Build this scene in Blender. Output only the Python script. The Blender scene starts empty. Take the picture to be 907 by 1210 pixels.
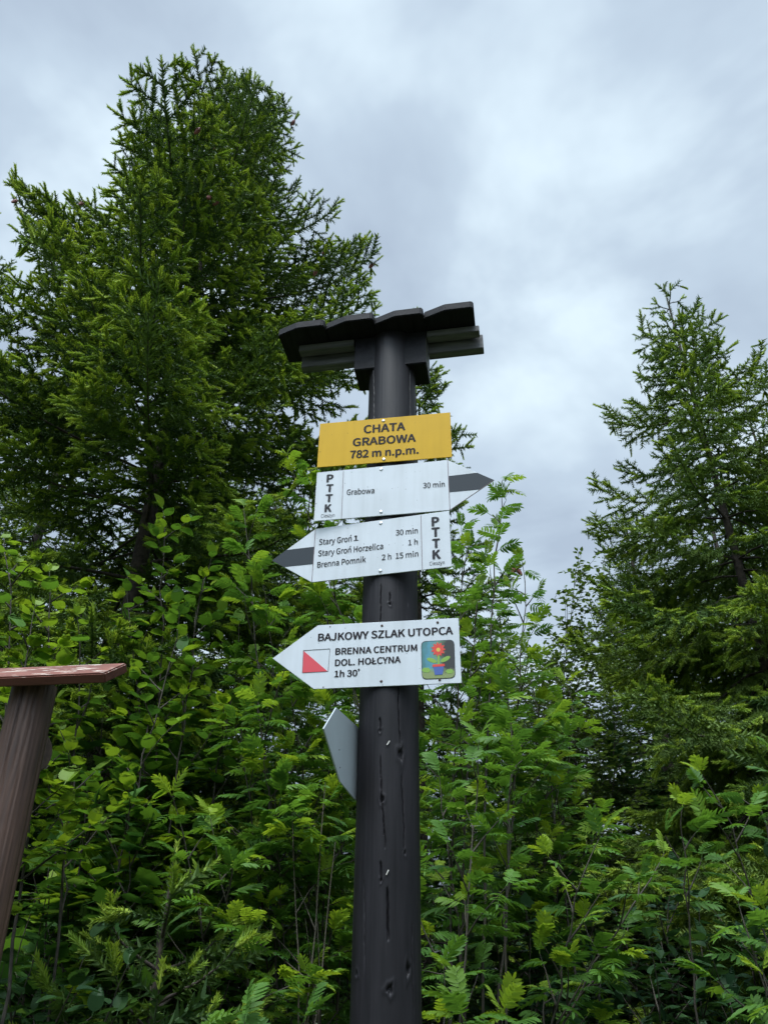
import bpy, bmesh, math, random
import numpy as np
from mathutils import Vector, Matrix

rad = math.radians
scene = bpy.context.scene
COL = scene.collection

# ------------------------------------------------------------------ camera
CAM = Vector((0.0, 0.0, 1.6))
PITCH, ROLL, FPX, CXP, CYP = rad(32.55), rad(0.905), 908.7, 453.5, 605.0
FWD = Vector((0, math.cos(PITCH), math.sin(PITCH)))
_u0 = Vector((0, -math.sin(PITCH), math.cos(PITCH)))
_r0 = Vector((1, 0, 0))
RGT = _r0 * math.cos(ROLL) + _u0 * math.sin(ROLL)
UPV = -_r0 * math.sin(ROLL) + _u0 * math.cos(ROLL)
cam_data = bpy.data.cameras.new('camera')
cam_data.sensor_fit = 'VERTICAL'
cam_data.sensor_height = 36.0
cam_data.lens = FPX / 1210.0 * 36.0
cam_data.clip_start = 0.05
cam_data.clip_end = 2000.0
cam = bpy.data.objects.new('camera', cam_data)
COL.objects.link(cam)
cam.matrix_world = Matrix(((RGT.x, UPV.x, -FWD.x, CAM.x), (RGT.y, UPV.y, -FWD.y, CAM.y),
                           (RGT.z, UPV.z, -FWD.z, CAM.z), (0, 0, 0, 1)))
scene.camera = cam

# ------------------------------------------------------------------ sky, sun, exposure
SUN_ELEV, SUN_ROT = rad(68), rad(200)      # behind the viewer, over the left shoulder
world = bpy.data.worlds.new('World')
scene.world = world
world.use_nodes = True
wn, wl = world.node_tree.nodes, world.node_tree.links
wn.clear()
def wnode(t, **kw):
    n = wn.new(t)
    for k, v in kw.items():
        setattr(n, k, v)
    return n
w_out = wnode('ShaderNodeOutputWorld')
w_bg = wnode('ShaderNodeBackground')
w_bg.inputs['Strength'].default_value = 0.1
w_sky = wnode('ShaderNodeTexSky', sky_type='NISHITA', sun_disc=False)
w_sky.sun_elevation, w_sky.sun_rotation = SUN_ELEV, SUN_ROT
w_tc = wnode('ShaderNodeTexCoord')
w_sep = wnode('ShaderNodeSeparateXYZ')
wl.new(w_tc.outputs['Generated'], w_sep.inputs[0])
w_z = wnode('ShaderNodeMath', operation='MAXIMUM'); w_z.inputs[1].default_value = 0.0
wl.new(w_sep.outputs['Z'], w_z.inputs[0])
w_z2 = wnode('ShaderNodeMath', operation='ADD'); w_z2.inputs[1].default_value = 0.22
wl.new(w_z.outputs[0], w_z2.inputs[0])
w_dx = wnode('ShaderNodeMath', operation='DIVIDE'); w_dy = wnode('ShaderNodeMath', operation='DIVIDE')
wl.new(w_sep.outputs['X'], w_dx.inputs[0]); wl.new(w_z2.outputs[0], w_dx.inputs[1])
wl.new(w_sep.outputs['Y'], w_dy.inputs[0]); wl.new(w_z2.outputs[0], w_dy.inputs[1])
w_cmb = wnode('ShaderNodeCombineXYZ')
wl.new(w_dx.outputs[0], w_cmb.inputs[0]); wl.new(w_dy.outputs[0], w_cmb.inputs[1])
w_map = wnode('ShaderNodeMapping')
w_map.inputs['Location'].default_value = (4.055, -1.762, 5.41)
w_map.inputs['Rotation'].default_value = (0, 0, rad(25))
w_map.inputs['Scale'].default_value = (1.0, 1.0, 1.0)
wl.new(w_cmb.outputs[0], w_map.inputs[0])
w_no = wnode('ShaderNodeTexNoise')
w_no.inputs['Scale'].default_value = 2.6
w_no.inputs['Detail'].default_value = 5.0
w_no.inputs['Roughness'].default_value = 0.52
w_no.inputs['Distortion'].default_value = 0.25
wl.new(w_map.outputs[0], w_no.inputs['Vector'])
w_cr = wnode('ShaderNodeValToRGB')
els = w_cr.color_ramp.elements
els[0].position, els[0].color = 0.38, (0.298, 0.362, 0.443, 1)
els[1].position, els[1].color = 0.68, (0.520, 0.618, 0.685, 1)
e_ = els.new(0.53); e_.color = (0.368, 0.446, 0.527, 1)
wl.new(w_no.outputs['Fac'], w_cr.inputs[0])
# brighter cloud towards the hidden sun
w_dot = wnode('ShaderNodeVectorMath', operation='DOT_PRODUCT')
sdir = Vector((math.sin(SUN_ROT) * math.cos(SUN_ELEV), math.cos(SUN_ROT) * math.cos(SUN_ELEV), math.sin(SUN_ELEV)))
w_dot.inputs[1].default_value = sdir
wl.new(w_tc.outputs['Generated'], w_dot.inputs[0])
w_mr = wnode('ShaderNodeMapRange')
w_mr.inputs['From Min'].default_value = 0.72; w_mr.inputs['From Max'].default_value = 1.0
w_mr.inputs['To Min'].default_value = 9.6; w_mr.inputs['To Max'].default_value = 75.0
wl.new(w_dot.outputs['Value'], w_mr.inputs['Value'])
w_hz = wnode('ShaderNodeMapRange'); w_hz.interpolation_type = 'SMOOTHSTEP'
w_hz.inputs['From Min'].default_value = 0.0; w_hz.inputs['From Max'].default_value = 0.40
w_hz.inputs['To Min'].default_value = 0.12; w_hz.inputs['To Max'].default_value = 1.0
wl.new(w_sep.outputs['Z'], w_hz.inputs['Value'])
w_mu = wnode('ShaderNodeMath', operation='MULTIPLY')
wl.new(w_mr.outputs[0], w_mu.inputs[0]); wl.new(w_hz.outputs[0], w_mu.inputs[1])
w_sc = wnode('ShaderNodeVectorMath', operation='SCALE')
wl.new(w_cr.outputs['Color'], w_sc.inputs[0]); wl.new(w_mu.outputs[0], w_sc.inputs['Scale'])
w_mix = wnode('ShaderNodeMixRGB'); w_mix.inputs[0].default_value = 0.93
wl.new(w_sky.outputs[0], w_mix.inputs[1]); wl.new(w_sc.outputs[0], w_mix.inputs[2])
wl.new(w_mix.outputs[0], w_bg.inputs['Color'])
wl.new(w_bg.outputs[0], w_out.inputs['Surface'])

sun_data = bpy.data.lights.new('sun', 'SUN')
sun_data.energy = 1.5
sun_data.angle = rad(25)
sun_data.color = (1.0, 0.97, 0.92)
sun = bpy.data.objects.new('sun', sun_data)
COL.objects.link(sun)
sun.rotation_euler = (-sdir).to_track_quat('-Z', 'Y').to_euler()
sun.location = (0, -5, 20)

vs = scene.view_settings
vs.view_transform = 'Standard'
vs.look = 'None'
vs.exposure = 0.75
vs.gamma = 1.0
vs.use_curve_mapping = False
scene.cycles.use_denoising = True
scene.cycles.max_bounces = 8
scene.cycles.diffuse_bounces = 4
scene.cycles.glossy_bounces = 2
scene.cycles.transmission_bounces = 4

# ------------------------------------------------------------------ helpers
def ray(px, py):
    return (FWD + RGT * ((px - CXP) / FPX) - UPV * ((py - CYP) / FPX)).normalized()
def at(px, py, Y):
    """the point of the place that photo pixel px,py shows if it stands Y metres ahead"""
    d = ray(px, py)
    return CAM + d * (Y / d.y)
def ground_x(px, Y):
    return at(px, 1184, Y).x

def tag(o, label=None, cat=None, group=None, kind=None):
    if label: o['label'] = label
    if cat: o['category'] = cat
    if group: o['group'] = group
    if kind: o['kind'] = kind
    return o
def empty(name, loc=(0, 0, 0), mat=None, **kw):
    o = bpy.data.objects.new(name, None)
    COL.objects.link(o)
    o.empty_display_size = 0.1
    if mat is not None: o.matrix_world = mat
    else: o.location = loc
    return tag(o, **kw)
def link_mesh(name, me, parent=None):
    o = bpy.data.objects.new(name, me)
    COL.objects.link(o)
    if parent is not None: o.parent = parent
    return o
def bm_obj(name, bm, mat, parent=None, smooth=False):
    me = bpy.data.meshes.new(name)
    bmesh.ops.recalc_face_normals(bm, faces=bm.faces)
    bm.to_mesh(me); bm.free()
    for m in (mat if isinstance(mat, (list, tuple)) else [mat]):
        me.materials.append(m)
    if smooth:
        me.polygons.foreach_set('use_smooth', [True] * len(me.polygons))
    return link_mesh(name, me, parent)

class Acc:
    """collects triangles (numpy) for ONE mesh object"""
    def __init__(self): self.V, self.F, self.M, self.T, self.n = [], [], [], [], 0
    def add(self, v, f, m=0, t=0.5):
        v = np.asarray(v, np.float32).reshape(-1, 3); f = np.asarray(f, np.int32).reshape(-1, 3)
        self.V.append(v); self.F.append(f + self.n); self.n += len(v)
        self.M.append(np.broadcast_to(np.asarray(m, np.int32), (len(f),)))
        self.T.append(np.broadcast_to(np.asarray(t, np.float32), (len(f),)))
    def inst(self, tmpl, R, P, m, tint):
        """tmpl=(v,f); R (K,3,3) whose columns are the scaled axes; P (K,3)"""
        v, f = tmpl
        K = len(P)
        if K == 0: return
        W = np.einsum('kij,nj->kni', R, v) + P[:, None, :]
        FF = (f[None] + (np.arange(K) * len(v))[:, None, None]).reshape(-1, 3)
        self.add(W.reshape(-1, 3), FF, m, np.repeat(tint, len(f)))
    def tube(self, pts, r, sides=5, m=0, t=0.5):
        pts = np.asarray(pts, np.float64); n = len(pts)
        r = np.broadcast_to(np.asarray(r, np.float64), (n,))
        d = np.gradient(pts, axis=0); d /= np.linalg.norm(d, axis=1)[:, None] + 1e-9
        ref = np.array([0.31, 0.93, 0.2]) if abs(d[0][2]) > 0.8 else np.array([0, 0, 1.0])
        a = np.cross(d, ref); a /= np.linalg.norm(a, axis=1)[:, None] + 1e-9
        b = np.cross(d, a)
        th = np.arange(sides) * 2 * np.pi / sides
        ring = pts[:, None] + r[:, None, None] * (np.cos(th)[None, :, None] * a[:, None] + np.sin(th)[None, :, None] * b[:, None])
        i = np.arange(n - 1)[:, None] * sides; j = np.arange(sides)[None]; k = (j + 1) % sides
        q = np.stack([i + j, i + k, i + sides + k, i + sides + j], -1).reshape(-1, 4)
        self.add(ring.reshape(-1, 3), np.concatenate([q[:, [0, 1, 2]], q[:, [0, 2, 3]]]), m, t)
    def mesh(self, name, mats, smooth=False):
        V = np.concatenate(self.V); F = np.concatenate(self.F); M = np.concatenate(self.M); T = np.concatenate(self.T)
        me = bpy.data.meshes.new(name)
        me.vertices.add(len(V)); me.vertices.foreach_set('co', V.ravel())
        me.loops.add(len(F) * 3); me.loops.foreach_set('vertex_index', F.ravel())
        me.polygons.add(len(F)); me.polygons.foreach_set('loop_start', np.arange(len(F), dtype=np.int32) * 3)
        for m in mats: me.materials.append(m)
        me.polygons.foreach_set('material_index', M.astype(np.int32))
        if smooth: me.polygons.foreach_set('use_smooth', np.ones(len(F), bool))
        at_ = me.attributes.new('tint', 'FLOAT', 'FACE'); at_.data.foreach_set('value', T.astype(np.float32))
        me.update(calc_edges=True)
        return me
    def build(self, name, mats, parent=None, smooth=False):
        return link_mesh(name, self.mesh(name, mats, smooth), parent)

# ------------------------------------------------------------------ materials
def new_mat(name):
    m = bpy.data.materials.new(name); m.use_nodes = True
    return m, m.node_tree.nodes, m.node_tree.links, m.node_tree.nodes['Principled BSDF']
def ramp(n, stops):
    r = n.new('ShaderNodeValToRGB'); e = r.color_ramp.elements
    while len(e) < len(stops): e.new(0.5)
    for k, (p, c) in enumerate(stops):
        e[k].position = p; e[k].color = (*c, 1)
    return r
def leaf_mat(name, stops, trans=0.35, rough=0.45, spec=0.35, warm=(1.25, 1.15, 0.55)):
    m, n, l, p = new_mat(name)
    a = n.new('ShaderNodeAttribute'); a.attribute_name = 'tint'
    r = ramp(n, stops); l.new(a.outputs['Fac'], r.inputs[0])
    l.new(r.outputs[0], p.inputs['Base Color'])
    p.inputs['Roughness'].default_value = rough
    p.inputs['Specular IOR Level'].default_value = spec
    t = n.new('ShaderNodeBsdfTranslucent')
    mul = n.new('ShaderNodeMixRGB'); mul.blend_type = 'MULTIPLY'; mul.inputs[0].default_value = 1.0
    mul.inputs[2].default_value = (*warm, 1); l.new(r.outputs[0], mul.inputs[1])
    l.new(mul.outputs[0], t.inputs['Color'])
    mx = n.new('ShaderNodeMixShader'); mx.inputs[0].default_value = trans
    l.new(p.outputs[0], mx.inputs[1]); l.new(t.outputs[0], mx.inputs[2])
    l.new(mx.outputs[0], n['Material Output'].inputs['Surface'])
    return m
def plain(name, col, rough=0.5, metal=0.0, noise=None, scale=20, spec=0.5):
    m, n, l, p = new_mat(name)
    p.inputs['Base Color'].default_value = (*col, 1)
    p.inputs['Roughness'].default_value = rough; p.inputs['Metallic'].default_value = metal
    p.inputs['Specular IOR Level'].default_value = spec
    if noise:
        tc = n.new('ShaderNodeTexCoord'); nz = n.new('ShaderNodeTexNoise')
        nz.inputs['Scale'].default_value = scale; nz.inputs['Detail'].default_value = 4
        l.new(tc.outputs['Object'], nz.inputs['Vector'])
        r = ramp(n, [(0.35, tuple(c * (1 - noise) for c in col)), (0.65, tuple(min(1, c * (1 + noise * 0.6)) for c in col))])
        l.new(nz.outputs['Fac'], r.inputs[0]); l.new(r.outputs[0], p.inputs['Base Color'])
    return m
def wood(name, c0, c1, rough=0.5, stretch=(14, 14, 0.8), bump=0.25, spec=0.5, fleck=None, fleck_at=0.62):
    """grain stretched along local z; optional flecks of bare wood"""
    m, n, l, p = new_mat(name)
    tc = n.new('ShaderNodeTexCoord'); mp = n.new('ShaderNodeMapping'); mp.inputs['Scale'].default_value = stretch
    l.new(tc.outputs['Object'], mp.inputs[0])
    nz = n.new('ShaderNodeTexNoise'); nz.inputs['Scale'].default_value = 4.0; nz.inputs['Detail'].default_value = 8; nz.inputs['Roughness'].default_value = 0.62
    l.new(mp.outputs[0], nz.inputs['Vector'])
    r = ramp(n, [(0.33, c0), (0.68, c1)]); l.new(nz.outputs['Fac'], r.inputs[0])
    n2 = n.new('ShaderNodeTexNoise'); n2.inputs['Scale'].default_value = 6.0; n2.inputs['Detail'].default_value = 3
    l.new(tc.outputs['Object'], n2.inputs['Vector'])
    mx = n.new('ShaderNodeMixRGB'); mx.blend_type = 'MULTIPLY'; mx.inputs[0].default_value = 0.6
    r2 = ramp(n, [(0.3, (0.6, 0.6, 0.62)), (0.7, (1.15, 1.12, 1.1))]); l.new(n2.outputs['Fac'], r2.inputs[0])
    l.new(r.outputs[0], mx.inputs[1]); l.new(r2.outputs[0], mx.inputs[2])
    last = mx.outputs[0]
    if fleck:
        m3 = n.new('ShaderNodeMapping'); m3.inputs['Scale'].default_value = tuple(s * 1.6 for s in stretch)
        l.new(tc.outputs['Object'], m3.inputs[0])
        n3 = n.new('ShaderNodeTexNoise'); n3.inputs['Scale'].default_value = 3.0; n3.inputs['Detail'].default_value = 6
        l.new(m3.outputs[0], n3.inputs['Vector'])
        r3 = ramp(n, [(fleck_at, (0, 0, 0)), (fleck_at + 0.02, (1, 1, 1))]); l.new(n3.outputs['Fac'], r3.inputs[0])
        mf = n.new('ShaderNodeMixRGB'); l.new(r3.outputs[0], mf.inputs[0]); l.new(last, mf.inputs[1])
        mf.inputs[2].default_value = (*fleck, 1); last = mf.outputs[0]
    l.new(last, p.inputs['Base Color'])
    p.inputs['Roughness'].default_value = rough; p.inputs['Specular IOR Level'].default_value = spec
    b = n.new('ShaderNodeBump'); b.inputs['Strength'].default_value = bump; b.inputs['Distance'].default_value = 0.004
    l.new(nz.outputs['Fac'], b.inputs['Height']); l.new(b.outputs[0], p.inputs['Normal'])
    return m

M_pole = wood('dark_stained_log', (0.0055, 0.0050, 0.0066), (0.019, 0.017, 0.0205), rough=0.55, spec=0.28, stretch=(11, 11, 0.8), bump=0.1, fleck=(0.10, 0.095, 0.10), fleck_at=0.73)
M_roof = wood('black_roof_board', (0.004, 0.004, 0.0055), (0.014, 0.014, 0.0175), rough=0.65, spec=0.2, stretch=(14, 1.5, 14))
M_grey = wood('weathered_grey_timber', (0.055, 0.056, 0.06), (0.15, 0.15, 0.155), rough=0.7, stretch=(1.5, 14, 14))
M_log2 = wood('brown_stained_log', (0.040, 0.020, 0.0135), (0.110, 0.060, 0.042), rough=0.6, stretch=(16, 16, 0.8))
M_red = wood('red_brown_painted_board', (0.12, 0.036, 0.024), (0.26, 0.090, 0.060), rough=0.55, stretch=(3.0, 22, 22), fleck=(0.52, 0.43, 0.36), fleck_at=0.57)
M_reds = wood('red_brown_board_edge', (0.085, 0.024, 0.018), (0.16, 0.05, 0.04), rough=0.5, stretch=(1.0, 12, 12))
M_endg = plain('log_end_grain', (0.06, 0.038, 0.028), 0.8, noise=0.4, scale=60)
M_white = plain('white_sign_enamel', (0.60, 0.645, 0.69), 0.5, noise=0.05, scale=9)
def enamel(name, col, rough, spec, dirt):
    m, n, l, p = new_mat(name)
    tc = n.new('ShaderNodeTexCoord'); mp = n.new('ShaderNodeMapping'); mp.inputs['Scale'].default_value = (34, 34, 3.0); l.new(tc.outputs['Object'], mp.inputs[0])
    a = n.new('ShaderNodeTexNoise'); a.inputs['Scale'].default_value = 1.0; a.inputs['Detail'].default_value = 5; l.new(mp.outputs[0], a.inputs['Vector'])
    ra = ramp(n, [(0.45, (0, 0, 0)), (0.75, (1, 1, 1))]); l.new(a.outputs['Fac'], ra.inputs[0])
    b = n.new('ShaderNodeTexNoise'); b.inputs['Scale'].default_value = 7.0; b.inputs['Detail'].default_value = 6; l.new(tc.outputs['Object'], b.inputs['Vector'])
    rb = ramp(n, [(0.40, (0, 0, 0)), (0.70, (1, 1, 1))]); l.new(b.outputs['Fac'], rb.inputs[0])
    c = n.new('ShaderNodeTexNoise'); c.inputs['Scale'].default_value = 95.0; c.inputs['Detail'].default_value = 1; l.new(tc.outputs['Object'], c.inputs['Vector'])
    rc = ramp(n, [(0.735, (0, 0, 0)), (0.76, (1, 1, 1))]); l.new(c.outputs['Fac'], rc.inputs[0])
    prev = None
    for fac, amt, k in ((ra, .16, .72), (rb, .16, .80), (rc, .55, .35)):
        mm = n.new('ShaderNodeMath'); mm.operation = 'MULTIPLY'; mm.inputs[1].default_value = amt * dirt; l.new(fac.outputs[0], mm.inputs[0])
        mx = n.new('ShaderNodeMixRGB'); l.new(mm.outputs[0], mx.inputs[0])
        if prev is None: mx.inputs[1].default_value = (*col, 1)
        else: l.new(prev, mx.inputs[1])
        mx.inputs[2].default_value = (col[0] * k * .55, col[1] * k * .55, col[2] * k * .48, 1); prev = mx.outputs[0]
    l.new(prev, p.inputs['Base Color']); p.inputs['Roughness'].default_value = rough; p.inputs['Specular IOR Level'].default_value = spec
    return m
M_white = enamel('white_sign_enamel', (0.60, 0.635, 0.675), 0.42, 0.35, 1.0)
M_yell = enamel('yellow_sign_enamel', (0.60, 0.355, 0.016), 0.5, 0.15, 0.8)
M_ink = plain('dark_lettering', (0.022, 0.018, 0.022), 0.6, spec=0.12)
M_ink2 = plain('charcoal_lettering', (0.035, 0.035, 0.04), 0.6, spec=0.12)
M_band = plain('black_trail_stripe', (0.045, 0.053, 0.062), 0.6, spec=0.15)
M_line = plain('maroon_border_line', (0.10, 0.05, 0.06), 0.5)
M_rred = plain('red_trail_triangle', (0.62, 0.055, 0.075), 0.45)
M_screw = plain('zinc_screw', (0.62, 0.62, 0.63), 0.3, 0.9)
M_rust = plain('rusty_nail', (0.06, 0.035, 0.028), 0.7, 0.3)
M_alu = plain('grey_aluminium_plate', (0.42, 0.47, 0.50), 0.45, 0.0, noise=0.06, scale=12)
M_bark = plain('spruce_bark', (0.055, 0.042, 0.034), 0.9, noise=0.5, scale=30)
M_stem = plain('grey_brown_stem', (0.055, 0.045, 0.034), 0.8, noise=0.4, scale=40)
M_twig = plain('red_brown_twig', (0.060, 0.035, 0.026), 0.7, noise=0.3, scale=50)
M_cone = plain('red_spruce_cone', (0.25, 0.075, 0.065), 0.6, noise=0.4, scale=120)
M_dead = plain('dry_dead_twig', (0.10, 0.082, 0.06), 0.85, noise=0.3, scale=40)
L_old = leaf_mat('spruce_needles', [(0, (0.032, 0.068, 0.020)), (1, (0.102, 0.172, 0.036))], 0.2, 0.55, 0.2, (1.2, 1.15, 0.6))
L_new = leaf_mat('young_spruce_needles', [(0, (0.18, 0.30, 0.036)), (1, (0.35, 0.46, 0.065))], 0.28, 0.55, 0.2, (1.2, 1.1, 0.6))
L_old2 = leaf_mat('mid_green_spruce_needles', [(0, (0.058, 0.116, 0.030)), (1, (0.165, 0.245, 0.052))], 0.22, 0.55, 0.2, (1.2, 1.15, 0.6))
L_row = leaf_mat('rowan_leaflets', [(0, (0.050, 0.130, 0.030)), (0.65, (0.115, 0.245, 0.040)), (1, (0.27, 0.39, 0.04))], 0.45, 0.5, 0.22)
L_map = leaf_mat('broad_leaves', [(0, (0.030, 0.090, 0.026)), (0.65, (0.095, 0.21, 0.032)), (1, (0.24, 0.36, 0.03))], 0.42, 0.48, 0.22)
L_dark = leaf_mat('dark_and_shade_toned_leaves', [(0, (0.015, 0.046, 0.020)), (1, (0.052, 0.122, 0.032))], 0.32, 0.5, 0.25)  # dark green species; on the lower bushes its colour also stands in for shade
L_bir = leaf_mat('birch_leaves', [(0, (0.045, 0.085, 0.022)), (1, (0.09, 0.15, 0.04))], 0.4, 0.4, 0.4)

# ------------------------------------------------------------------ ground
def make_ground():
    m, n, l, p = new_mat('forest_floor')
    tc = n.new('ShaderNodeTexCoord'); nz = n.new('ShaderNodeTexNoise'); nz.inputs['Scale'].default_value = 1.5; nz.inputs['Detail'].default_value = 9
    l.new(tc.outputs['Object'], nz.inputs['Vector'])
    r = ramp(n, [(0.35, (0.035, 0.026, 0.016)), (0.55, (0.040, 0.060, 0.018)), (0.7, (0.055, 0.085, 0.025))])
    l.new(nz.outputs['Fac'], r.inputs[0]); l.new(r.outputs[0], p.inputs['Base Color']); p.inputs['Roughness'].default_value = 0.95
    b = n.new('ShaderNodeBump'); b.inputs['Distance'].default_value = 0.05; l.new(nz.outputs['Fac'], b.inputs['Height']); l.new(b.outputs[0], p.inputs['Normal'])
    rng = np.random.default_rng(1)
    g = np.concatenate([-np.geomspace(900, 20, 14), np.linspace(-16, 16, 41), np.geomspace(20, 900, 14)])
    X, Y = np.meshgrid(g, g); r2 = np.hypot(X, Y)
    Z = 0.04 * np.sin(X * 1.3 + 0.4) * np.cos(Y * 1.1) * np.clip((r2 - 2.8) / 3, 0, 1)
    N = len(g); a = Acc()
    i, j = np.meshgrid(np.arange(N - 1), np.arange(N - 1)); k = (j * N + i).ravel()
    a.add(np.stack([X, Y, Z], -1).reshape(-1, 3), np.concatenate([np.stack([k, k + 1, k + N + 1], -1), np.stack([k, k + N + 1, k + N], -1)]))
    tag(a.build('ground', [m], smooth=True), kind='structure')
make_ground()

# ------------------------------------------------------------------ the signpost
S_ = 2.0 / 2.15
AX = Vector((0.02377 * S_, 2.0, 0))
PR = 0.079
PSI = rad(10)
PU = Vector((math.cos(PSI), -math.sin(PSI), 0)); PV = Vector((math.sin(PSI), math.cos(PSI), 0))

def cyl_hit(px, py):
    d = ray(px, py); ox, oy = CAM.x - AX.x, CAM.y - AX.y
    a = d.x * d.x + d.y * d.y; b = ox * d.x + oy * d.y; c = ox * ox + oy * oy - PR * PR
    disc = max(b * b - a * c, 0.0)
    t = (-b - math.sqrt(disc)) / a
    p = CAM + d * t
    return math.atan2(p.y - AX.y, p.x - AX.x), p.z

def frame_mat(o, x, y, z):
    return Matrix(((x.x, y.x, z.x, o.x), (x.y, y.y, z.y, o.y), (x.z, y.z, z.z, o.z), (0, 0, 0, 1)))

TOPZ = at(453, 409, 2.0).z                 # underside of the roof boards
def box_bm(bm, x0, x1, y0, y1, z0, z1, bev=0.0):
    r = bmesh.ops.create_cube(bm, size=1.0)
    for v in r['verts']:
        v.co = Vector(((x0 + x1) / 2 + v.co.x * (x1 - x0), (y0 + y1) / 2 + v.co.y * (y1 - y0), (z0 + z1) / 2 + v.co.z * (z1 - z0)))
    if bev:
        es = list({e for v in r['verts'] for e in v.link_edges})
        bmesh.ops.bevel(bm, geom=es, offset=bev, segments=2, affect='EDGES')
def prism_bm(bm, poly, y0, y1, bev=0.0):
    """polygon in local x,z extruded along local y from y0 to y1"""
    a = [bm.verts.new((x, y0, z)) for x, z in poly]; b = [bm.verts.new((x, y1, z)) for x, z in poly]
    n = len(poly); fs = [bm.faces.new(a), bm.faces.new(b[::-1])]
    for i in range(n): fs.append(bm.faces.new((a[i], b[i], b[(i + 1) % n], a[(i + 1) % n])))
    if bev:
        es = list({e for f in fs for e in f.edges})
        bmesh.ops.bevel(bm, geom=es, offset=bev, segments=1, affect='EDGES')

post = empty('signpost', (AX.x, AX.y, 0), label='dark stained log signpost with a small black board roof on top', cat='signpost')

def make_pole():
    NA, NZ = 400, 1150
    ths = np.linspace(0, 2 * np.pi, NA, endpoint=False)
    z0, z1 = -0.15, TOPZ
    zs = np.linspace(z0, z1, NZ)
    TH, ZZ = np.meshgrid(ths, zs)
    rng = np.random.default_rng(4)
    R = np.full_like(TH, PR)
    # slow irregularity of a debarked log and fine grain furrows
    for k in range(5):
        R += 0.0011 * np.sin((k + 1) * TH + rng.uniform(0, 6) + ZZ * rng.uniform(-1.2, 1.2)) / (k * 0.6 + 1)
    for k in range(26):
        a0 = rng.uniform(0, 2 * np.pi); w = rng.uniform(0.012, 0.035)
        dth = (TH - a0 - 0.04 * np.sin(ZZ * rng.uniform(0.5, 2) + k) + np.pi) % (2 * np.pi) - np.pi
        R -= 0.0002 * np.exp(-(dth / w) ** 2)
    def crack(pts, wid=0.0009, dep=0.009):
        hits = [cyl_hit(*p) for p in pts]
        hz = np.array([h[1] for h in hits]); ha = np.array([h[0] for h in hits]); o = np.argsort(hz); hz, ha = hz[o], ha[o]
        ac = np.interp(ZZ, hz, ha) + 0.010 * np.sin(ZZ * 41 + ha[0] * 9) + 0.007 * np.sin(ZZ * 97 + ha[0] * 5) + 0.005 * np.sin(ZZ * 230)
        L = hz[-1] - hz[0]
        s = np.clip((ZZ - hz[0]) / L, 0, 1)
        env = np.where((ZZ > hz[0]) & (ZZ < hz[-1]), np.clip(np.minimum(s, 1 - s) * 6, 0, 1) ** 0.6, 0)
        dth = (TH - ac + np.pi) % (2 * np.pi) - np.pi
        nonlocal R
        R = R - dep * env * np.exp(-(dth * PR / wid) ** 2)
    def knot(px, py, w, h, pit=0.007):
        a0, zk = cyl_hit(px, py)
        dth = (TH - a0 + np.pi) % (2 * np.pi) - np.pi
        an = np.arctan2((ZZ - zk) / h, dth * PR / w)
        q = np.sqrt((dth * PR / w) ** 2 + ((ZZ - zk) / h) ** 2) * (1 + 0.16 * np.sin(3 * an + px) + 0.10 * np.sin(5 * an + py))
        nonlocal R
        R = R + 0.0011 * np.exp(-((q - 1.3) / 0.45) ** 2) - pit * np.exp(-(q / 0.62) ** 4) + 0.003 * np.exp(-(q / 0.3) ** 2)
    crack([(449.5, 690), (449.8, 712), (449, 742)]); crack([(441, 425), (442, 500)], 0.001)
    crack([(484, 425), (484.5, 500)], 0.0018, 0.006)
    crack([(470, 800), (471.5, 850), (472.8, 884)], 0.001); crack([(475, 915), (476.5, 960), (478, 1008)], 0.001)
    crack([(448.5, 893), (450, 925), (451.3, 950), (454.8, 1003)], 0.001)
    crack([(449, 848), (449.2, 862)], 0.0018, 0.006); crack([(449.5, 1018), (450, 1040)], 0.0018, 0.007)
    crack([(458, 1048), (457.5, 1080), (458.5, 1112)], 0.0018); crack([(430, 1040), (431, 1150)], 0.0014, 0.004)
    crack([(460, 700), (460.5, 712)], 0.0016, 0.005); crack([(486, 1090), (489, 1210)], 0.0014, 0.004)
    knot(460.6, 713, 0.004, 0.006); knot(473.4, 891, 0.0085, 0.017, 0.009); knot(449, 863, 0.0035, 0.006)
    knot(451, 944, 0.006, 0.010); knot(450, 1040, 0.003, 0.006); knot(478.5, 1008, 0.003, 0.006)
    knot(482, 1146, 0.006, 0.016, 0.009); knot(460.4, 1169, 0.008, 0.011); knot(421, 1151, 0.006, 0.007, 0.004)
    P = np.stack([R * np.cos(TH), R * np.sin(TH), ZZ], -1).reshape(-1, 3)
    i = np.arange(NZ - 1)[:, None] * NA; j = np.arange(NA)[None]; k = (j + 1) % NA
    q = np.stack([i + j, i + k, i + NA + k, i + NA + j], -1).reshape(-1, 4)
    a = Acc(); a.add(P, np.concatenate([q[:, [0, 1, 2]], q[:, [0, 2, 3]]]))
    top = np.concatenate([P[-NA:], [[0, 0, z1]]]); jj = np.arange(NA)
    a.add(top, np.stack([jj, (jj + 1) % NA, np.full(NA, NA)], -1))
    a.build('pole', [M_pole], post, smooth=True)
    # two pale splinters stuck to the wood
    for px, py, tl in ((458.5, 878, 0.6), (457.5, 1031, 0.45)):
        an, z = cyl_hit(px, py); b = bmesh.new(); box_bm(b, -0.0011, 0.0011, -0.001, 0.001, -0.006, 0.006)
        s = bm_obj('splinter', b, M_splint, post)
        s.location = ((PR + 0.0012) * math.cos(an), (PR + 0.0012) * math.sin(an), z)
        s.rotation_euler = (0, tl, an + math.pi / 2)
M_splint = plain('pale_splinter', (0.6, 0.57, 0.52), 0.6)
make_pole()

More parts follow.
